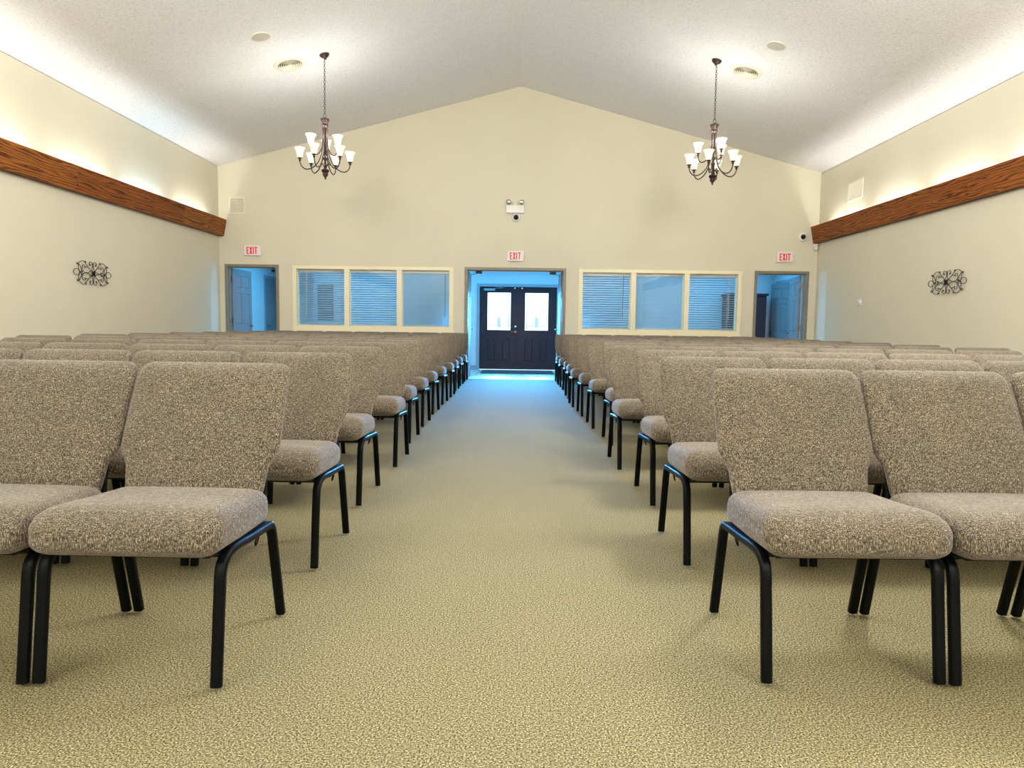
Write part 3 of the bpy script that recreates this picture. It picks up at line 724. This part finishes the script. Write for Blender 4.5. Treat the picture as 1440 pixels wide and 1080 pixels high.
b = nb(); box(b, -0.028, -0.034, -0.05, 0.028, -0.0295, -0.01, bev=0.002); obj('lens', b, 'cream', t)
b = nb(); box(b, 0.0, 0.030, -0.01, 0.065, 0.050, 0.02); obj('bracket', b, 'white', t)
t = thing('wall_thermostat', 'small white control knob plate on the right wall', 'thermostat', (XR, 11.73, 1.50), -PI/2)
b = nb(); box(b, -0.045, -0.022, -0.05, 0.045, 0.0, 0.05, bev=0.006); obj('plate', b, 'white', t, True, 40)
b = nb(); lathe(b, [(0, 0.020), (0.028, 0.020), (0.026, 0.045), (0, 0.047)], 20, mtx=Matrix.Translation((-0.01, 0, 0.005)) @ Matrix.Rotation(PI/2, 4, 'X')); k = obj('knob', b, 'white', t, True, 40)
b = nb(); box(b, -0.02, -0.050, -0.006, -0.004, -0.0475, 0.014); obj('indicator', b, 'lens', k)

# ------------------------------------------------------------------ iron wall scrolls
def scrollwork(X, yc, zc_, s, label):
    t = thing('wall_scroll', label, 'wall decoration', (X, yc, zc_), 0, 'iron wall scrolls')
    # drawn in mm in the plane (u along the wall, v up), mirrored into four quarters
    Q = [
        [(30, 26), (62, 55), (105, 92), (150, 132), (172, 152), (168, 170), (150, 166), (152, 150)],
        [(165, 152), (200, 168), (245, 166), (285, 145), (318, 118), (335, 108), (345, 122), (330, 134), (316, 124)],
        [(0, 12), (28, 40), (14, 75), (8, 105), (8, 130)],
        [(8, 128), (14, 158), (45, 170), (72, 158), (80, 130), (64, 112), (52, 124), (62, 134)],
        [(0, 14), (48, 34), (90, 12), (140, 2), (195, 10), (228, 42), (232, 84), (210, 112), (178, 106), (168, 84), (182, 74), (194, 86)],
        [(262, 0), (250, 34), (262, 70), (282, 96), (296, 118)],
        [(282, 0), (304, 40), (312, 80), (306, 112), (322, 124)],
        [(110, 96), (140, 84), (168, 92)],
        [(225, 0), (250, 10), (284, 4)],
    ]
    b = nb()
    for su in (-1, 1):
        for sv in (-1, 1):
            for L in Q:
                P = spline([(u*su/1000, v*sv*0.88/1000, 0) for u, v in L], 4)
                tube(b, [(0.028*s, p.x, p.y) for p in P], 0.0042, 6)
        P = [((0.352+0.062*math.cos(a))*su, 0.040*math.sin(a)) for a in [2*PI*i/18 for i in range(18)]]
        tube(b, [(0.028*s, p[0], p[1]) for p in P], 0.0042, 6, closed=True)
    for u, v in ((0.2, 0.1), (-0.2, 0.1), (0.2, -0.1), (-0.2, -0.1)):
        tube(b, [(0.0, u*1.06, v*0.2), (0.028*s, u*1.06, v*0.2)], 0.005, 6)
    obj('scroll_bars', b, 'iron', t, True)
    b = nb()
    for i in range(4):
        a = PI/4+i*PI/2; cu, cv = 0.022*math.cos(a), 0.017*math.sin(a)
        lathe(b, [(0, -0.010), (0.018, -0.006), (0.021, 0.0), (0.015, 0.008), (0, 0.010)], 10, mtx=Matrix.Translation((0.036*s, cu, cv)) @ Matrix.Rotation(PI/2*s, 4, 'Y'))
    lathe(b, [(0, -0.015), (0.012, -0.01), (0.014, 0.012), (0, 0.02)], 10, mtx=Matrix.Translation((0.038*s, 0, 0)) @ Matrix.Rotation(PI/2*s, 4, 'Y'))
    obj('rosette', b, 'iron', t, True, 40)
scrollwork(XL, 9.42, 1.652, 1, 'black iron scrollwork hanging on the left wall')
scrollwork(XR, 9.36, 1.680, -1, 'black iron scrollwork hanging on the right wall')

# ------------------------------------------------------------------ stacking chairs
PITCH_X = 0.547; LX = 0.2525
def seat_bm():
    b = nb(); nx, ny, nz = 20, 18, 8
    hx, hy, hz = 0.270, 0.234, 0.061
    cache = {}
    def V(u, v, w):
        key = (round(u, 4), round(v, 4), round(w, 4))
        if key in cache: return cache[key]
        # rounded box in three axes
        rx, rz = 0.062, 0.047
        p = Vector((u*hx, v*hy, w*hz))
        c = Vector((max(-hx+rx, min(hx-rx, p.x)), max(-hy+rx, min(hy-rx, p.y)), max(-hz+rz, min(hz-rz, p.z))))
        d = p-c; dn = Vector((d.x/rx, d.y/rx, d.z/rz))
        if dn.length > 1e-6:
            dn.normalize(); p = c+Vector((dn.x*rx, dn.y*rx, dn.z*rz))
        X, Y, Z = p
        f = (hy-Y)/(2*hy)                               # 1 at the front edge
        g = (Z/hz+1)/2; g = g*g*(3-2*g)                 # 0 at the bottom, 1 at the top
        Z += g*(0.010*(1-(X/hx)**2)*(1-(Y/hy)**2) + 0.008*math.exp(-((f-0.78)/0.18)**2) - 0.022*(max(0, f-0.82)/0.18)**2)
        X *= 1.0-0.035*max(0.0, -(f-0.5))*2             # slightly narrower at the rear
        cache[key] = b.verts.new((X, Y, Z)); return cache[key]
    def lin(n): return [-1+2*i/n for i in range(n+1)]
    U, Vv, Wl = lin(nx), lin(ny), lin(nz)
    def face(f, A, Bs):
        for i in range(len(A)-1):
            for j in range(len(Bs)-1):
                q = [f(A[i], Bs[j]), f(A[i+1], Bs[j]), f(A[i+1], Bs[j+1]), f(A[i], Bs[j+1])]
                if len(set(q)) == 4: b.faces.new(q)
    for w in (-1, 1): face(lambda u, v: V(u, v, w), U, Vv)
    for v in (-1, 1): face(lambda u, w: V(u, v, w), U, Wl)
    for u in (-1, 1): face(lambda v, w: V(u, v, w), Vv, Wl)
    # seat sits between local y -0.03 and 0.43, tilted back
    bmesh.ops.transform(b, matrix=Matrix.Translation((0, 0.198, 0.430)) @ Matrix.Rotation(math.radians(-2.2), 4, 'X'), verts=b.verts)
    return b
def back_centre(z):
    """depth of the back cushion's middle at height z"""
    t = (z-0.45)/0.43
    return 0.412+0.198*t-0.016*math.sin(PI*min(1, max(0, t)))
def back_bm():
    b = nb(); prof = []
    Wt, Wm, Wn, Wb = 0.268, 0.271, 0.240, 0.230
    keys = [(0.455, Wb, 0.5), (0.470, Wb+0.003, 0.85), (0.50, Wn-0.004, 1), (0.535, Wn, 1), (0.555, 0.245, 1), (0.580, 0.260, 1), (0.605, Wm, 1), (0.65, Wm+0.001, 1), (0.72, Wm-0.001, 1),
            (0.79, Wt+0.001, 1), (0.84, Wt, 1), (0.858, Wt-0.003, 0.92), (0.870, Wt-0.009, 0.78), (0.879, Wt-0.019, 0.55), (0.8845, Wt-0.032, 0.28), (0.886, Wt-0.05, 0.10)]
    N = 44; rings = []
    for z, w, th in keys:
        ring = []; c = back_centre(z); T = 0.032*th
        for k in range(N):
            a = 2*PI*k/N; ca, sa = math.cos(a), math.sin(a); e = 2/7.0; e2 = 2/2.6
            X = w*math.copysign(abs(ca)**e, ca); Yv = T*math.copysign(abs(sa)**e2, sa)
            if sa < 0: Yv -= 0.010*(1-(X/w)**2)*th
            ring.append(b.verts.new((X, c+Yv, z)))
        rings.append(ring)
    for A, Bq in zip(rings, rings[1:]):
        for i in range(N): b.faces.new([A[i], A[(i+1) % N], Bq[(i+1) % N], Bq[i]])
    b.faces.new(rings[0][::-1]); b.faces.new(rings[-1])
    return b
LW, LH = 0.032, 0.026
def arc(c, r, a0, a1, n=6): return [(c[0]+r*math.cos(a0+(a1-a0)*i/n), c[1]+r*math.sin(a0+(a1-a0)*i/n)) for i in range(n+1)]
front_path = [(0.0, 0.012), (0.018, 0.15), (0.034, 0.27), (0.040, 0.315), (0.050, 0.342), (0.070, 0.359), (0.100, 0.369), (0.15, 0.371), (0.23, 0.366)]
rear_path = [(0.51, 0.012), (0.478, 0.15), (0.45, 0.27), (0.440, 0.315), (0.430, 0.340), (0.412, 0.356), (0.388, 0.358), (0.33, 0.361), (0.228, 0.366)]
def leg_bm(path, s):
    b = nb(); P = spline([(LX*s, y, z) for y, z in path], 3); sweep(b, P, LW, LH, side=(1, 0, 0), rnd=0.35); return b
def cap_bm(y, s):
    b = nb(); sweep(b, [(LX*s, y, 0.0), (LX*s, y+(0.001 if y < 0.2 else -0.002), 0.016)], LW+0.003, LH+0.004, side=(1, 0, 0), rnd=0.4); return b
def make_chair():
    t = thing('stacking_chair', 'x', 'chair')
    obj('seat', seat_bm(), 'fabric', t, True)
    obj('backrest', back_bm(), 'fabric', t, True, 75)
    for path, y in ((front_path, 0.0), (rear_path, 0.51)):
        for s in (-1, 1):
            obj('leg', leg_bm(path, s), 'black', t, True, 40)
    b = nb()                                              # pan and cross bars under the seat
    m = Matrix.Translation((0, 0.205, 0.371)) @ Matrix.Rotation(math.radians(-2.2), 4, 'X')
    box(b, -0.232, -0.185, -0.006, 0.232, 0.19, 0.006, m)
    for y, z in ((0.10, 0.362), (0.37, 0.353)): sweep(b, [(-LX+0.01, y, z), (LX-0.01, y, z)], 0.022, 0.022, side=(0, 1, 0))
    obj('seat_frame', b, 'pan', t)
    b = nb()                                              # uprights behind the back cushion
    for s in (-1, 1):
        P = spline([(0.236*s, 0.36, 0.362), (0.232*s, 0.405, 0.378), (0.226*s, 0.440, 0.43), (0.222*s, back_centre(0.52)+0.026, 0.52), (0.225*s, back_centre(0.62)+0.030, 0.62), (0.222*s, back_centre(0.74)+0.030, 0.74)], 4)
        sweep(b, P, 0.018, 0.016, side=(1, 0, 0))
    sweep(b, [(-0.222, back_centre(0.74)+0.030, 0.74), (0.222, back_centre(0.74)+0.030, 0.74)], 0.02, 0.016, side=(0, 0, 1))
    obj('back_frame', b, 'black', t, True, 40)
    b = nb()                                              # coupling rods with hooks
    for s in (-1, 1):
        sweep(b, [((LX-0.02)*s, 0.29, 0.337), ((LX-0.02)*s, 0.425, 0.333)], 0.012, 0.010, side=(1, 0, 0))
        box(b, (LX-0.026)*s, 0.29, 0.337, (LX-0.014)*s, 0.302, 0.365); box(b, (LX-0.026)*s, 0.352, 0.337, (LX-0.014)*s, 0.364, 0.352)
        P = [((LX-0.02+0.014*math.sin(u)*0.3)*s, 0.357+0.010*math.cos(u), 0.318+0.016*math.sin(u)) for u in [2*PI*i/10 for i in range(10)]]
        tube(b, P, 0.0025, 5, closed=True)
    obj('coupling_rods', b, 'black', t)
    return t
ROWN = ['front', 'second', 'third', 'fourth', 'fifth', 'sixth', 'seventh', 'eighth', 'ninth', 'tenth', 'eleventh', 'last']
SEATN = ['aisle seat', 'second from aisle', 'third from aisle', 'fourth from aisle', 'fifth from aisle', 'sixth from aisle', 'wall end seat']
LROW = [(-.83, 1.89), (-.835, 2.86), (-.88, 3.88), (-.865, 4.96), (-.92, 5.97), (-.94, 6.96), (-.955, 7.94), (-.95, 8.92), (-.935, 9.87), (-.95, 10.80), (-.955, 11.75), (-.95, 12.68)]
RROW = [(.735, 1.97), (.745, 2.97), (.79, 3.97), (.745, 4.98), (.82, 6.0), (.77, 7.0), (.745, 7.95), (.715, 8.87), (.735, 9.90), (.755, 10.84), (.735, 11.80), (.73, 12.66)]
proto = make_chair(); first = True
for side, rows in ((-1, LROW), (1, RROW)):
    for r, (xo, y) in enumerate(rows):
        for k in range(7):
            x = xo + side*(LX + PITCH_X*k)
            jy = random.uniform(-0.006, 0.006); jr = random.uniform(-0.004, 0.004)
            blk = 'left' if side < 0 else 'right'
            lab = 'taupe tweed chair, %s block, %s row, %s' % (blk, ROWN[r], SEATN[k])
            o = proto if first else dup(proto)
            first = False
            o.location = (x, y+jy, 0); o.rotation_euler = (0, 0, jr+math.radians(side*(1.3 if (side > 0 and r == 0) else 0.8)))
            o['label'] = lab; o['group'] = '%s row of chairs, %s block' % (ROWN[r], blk)
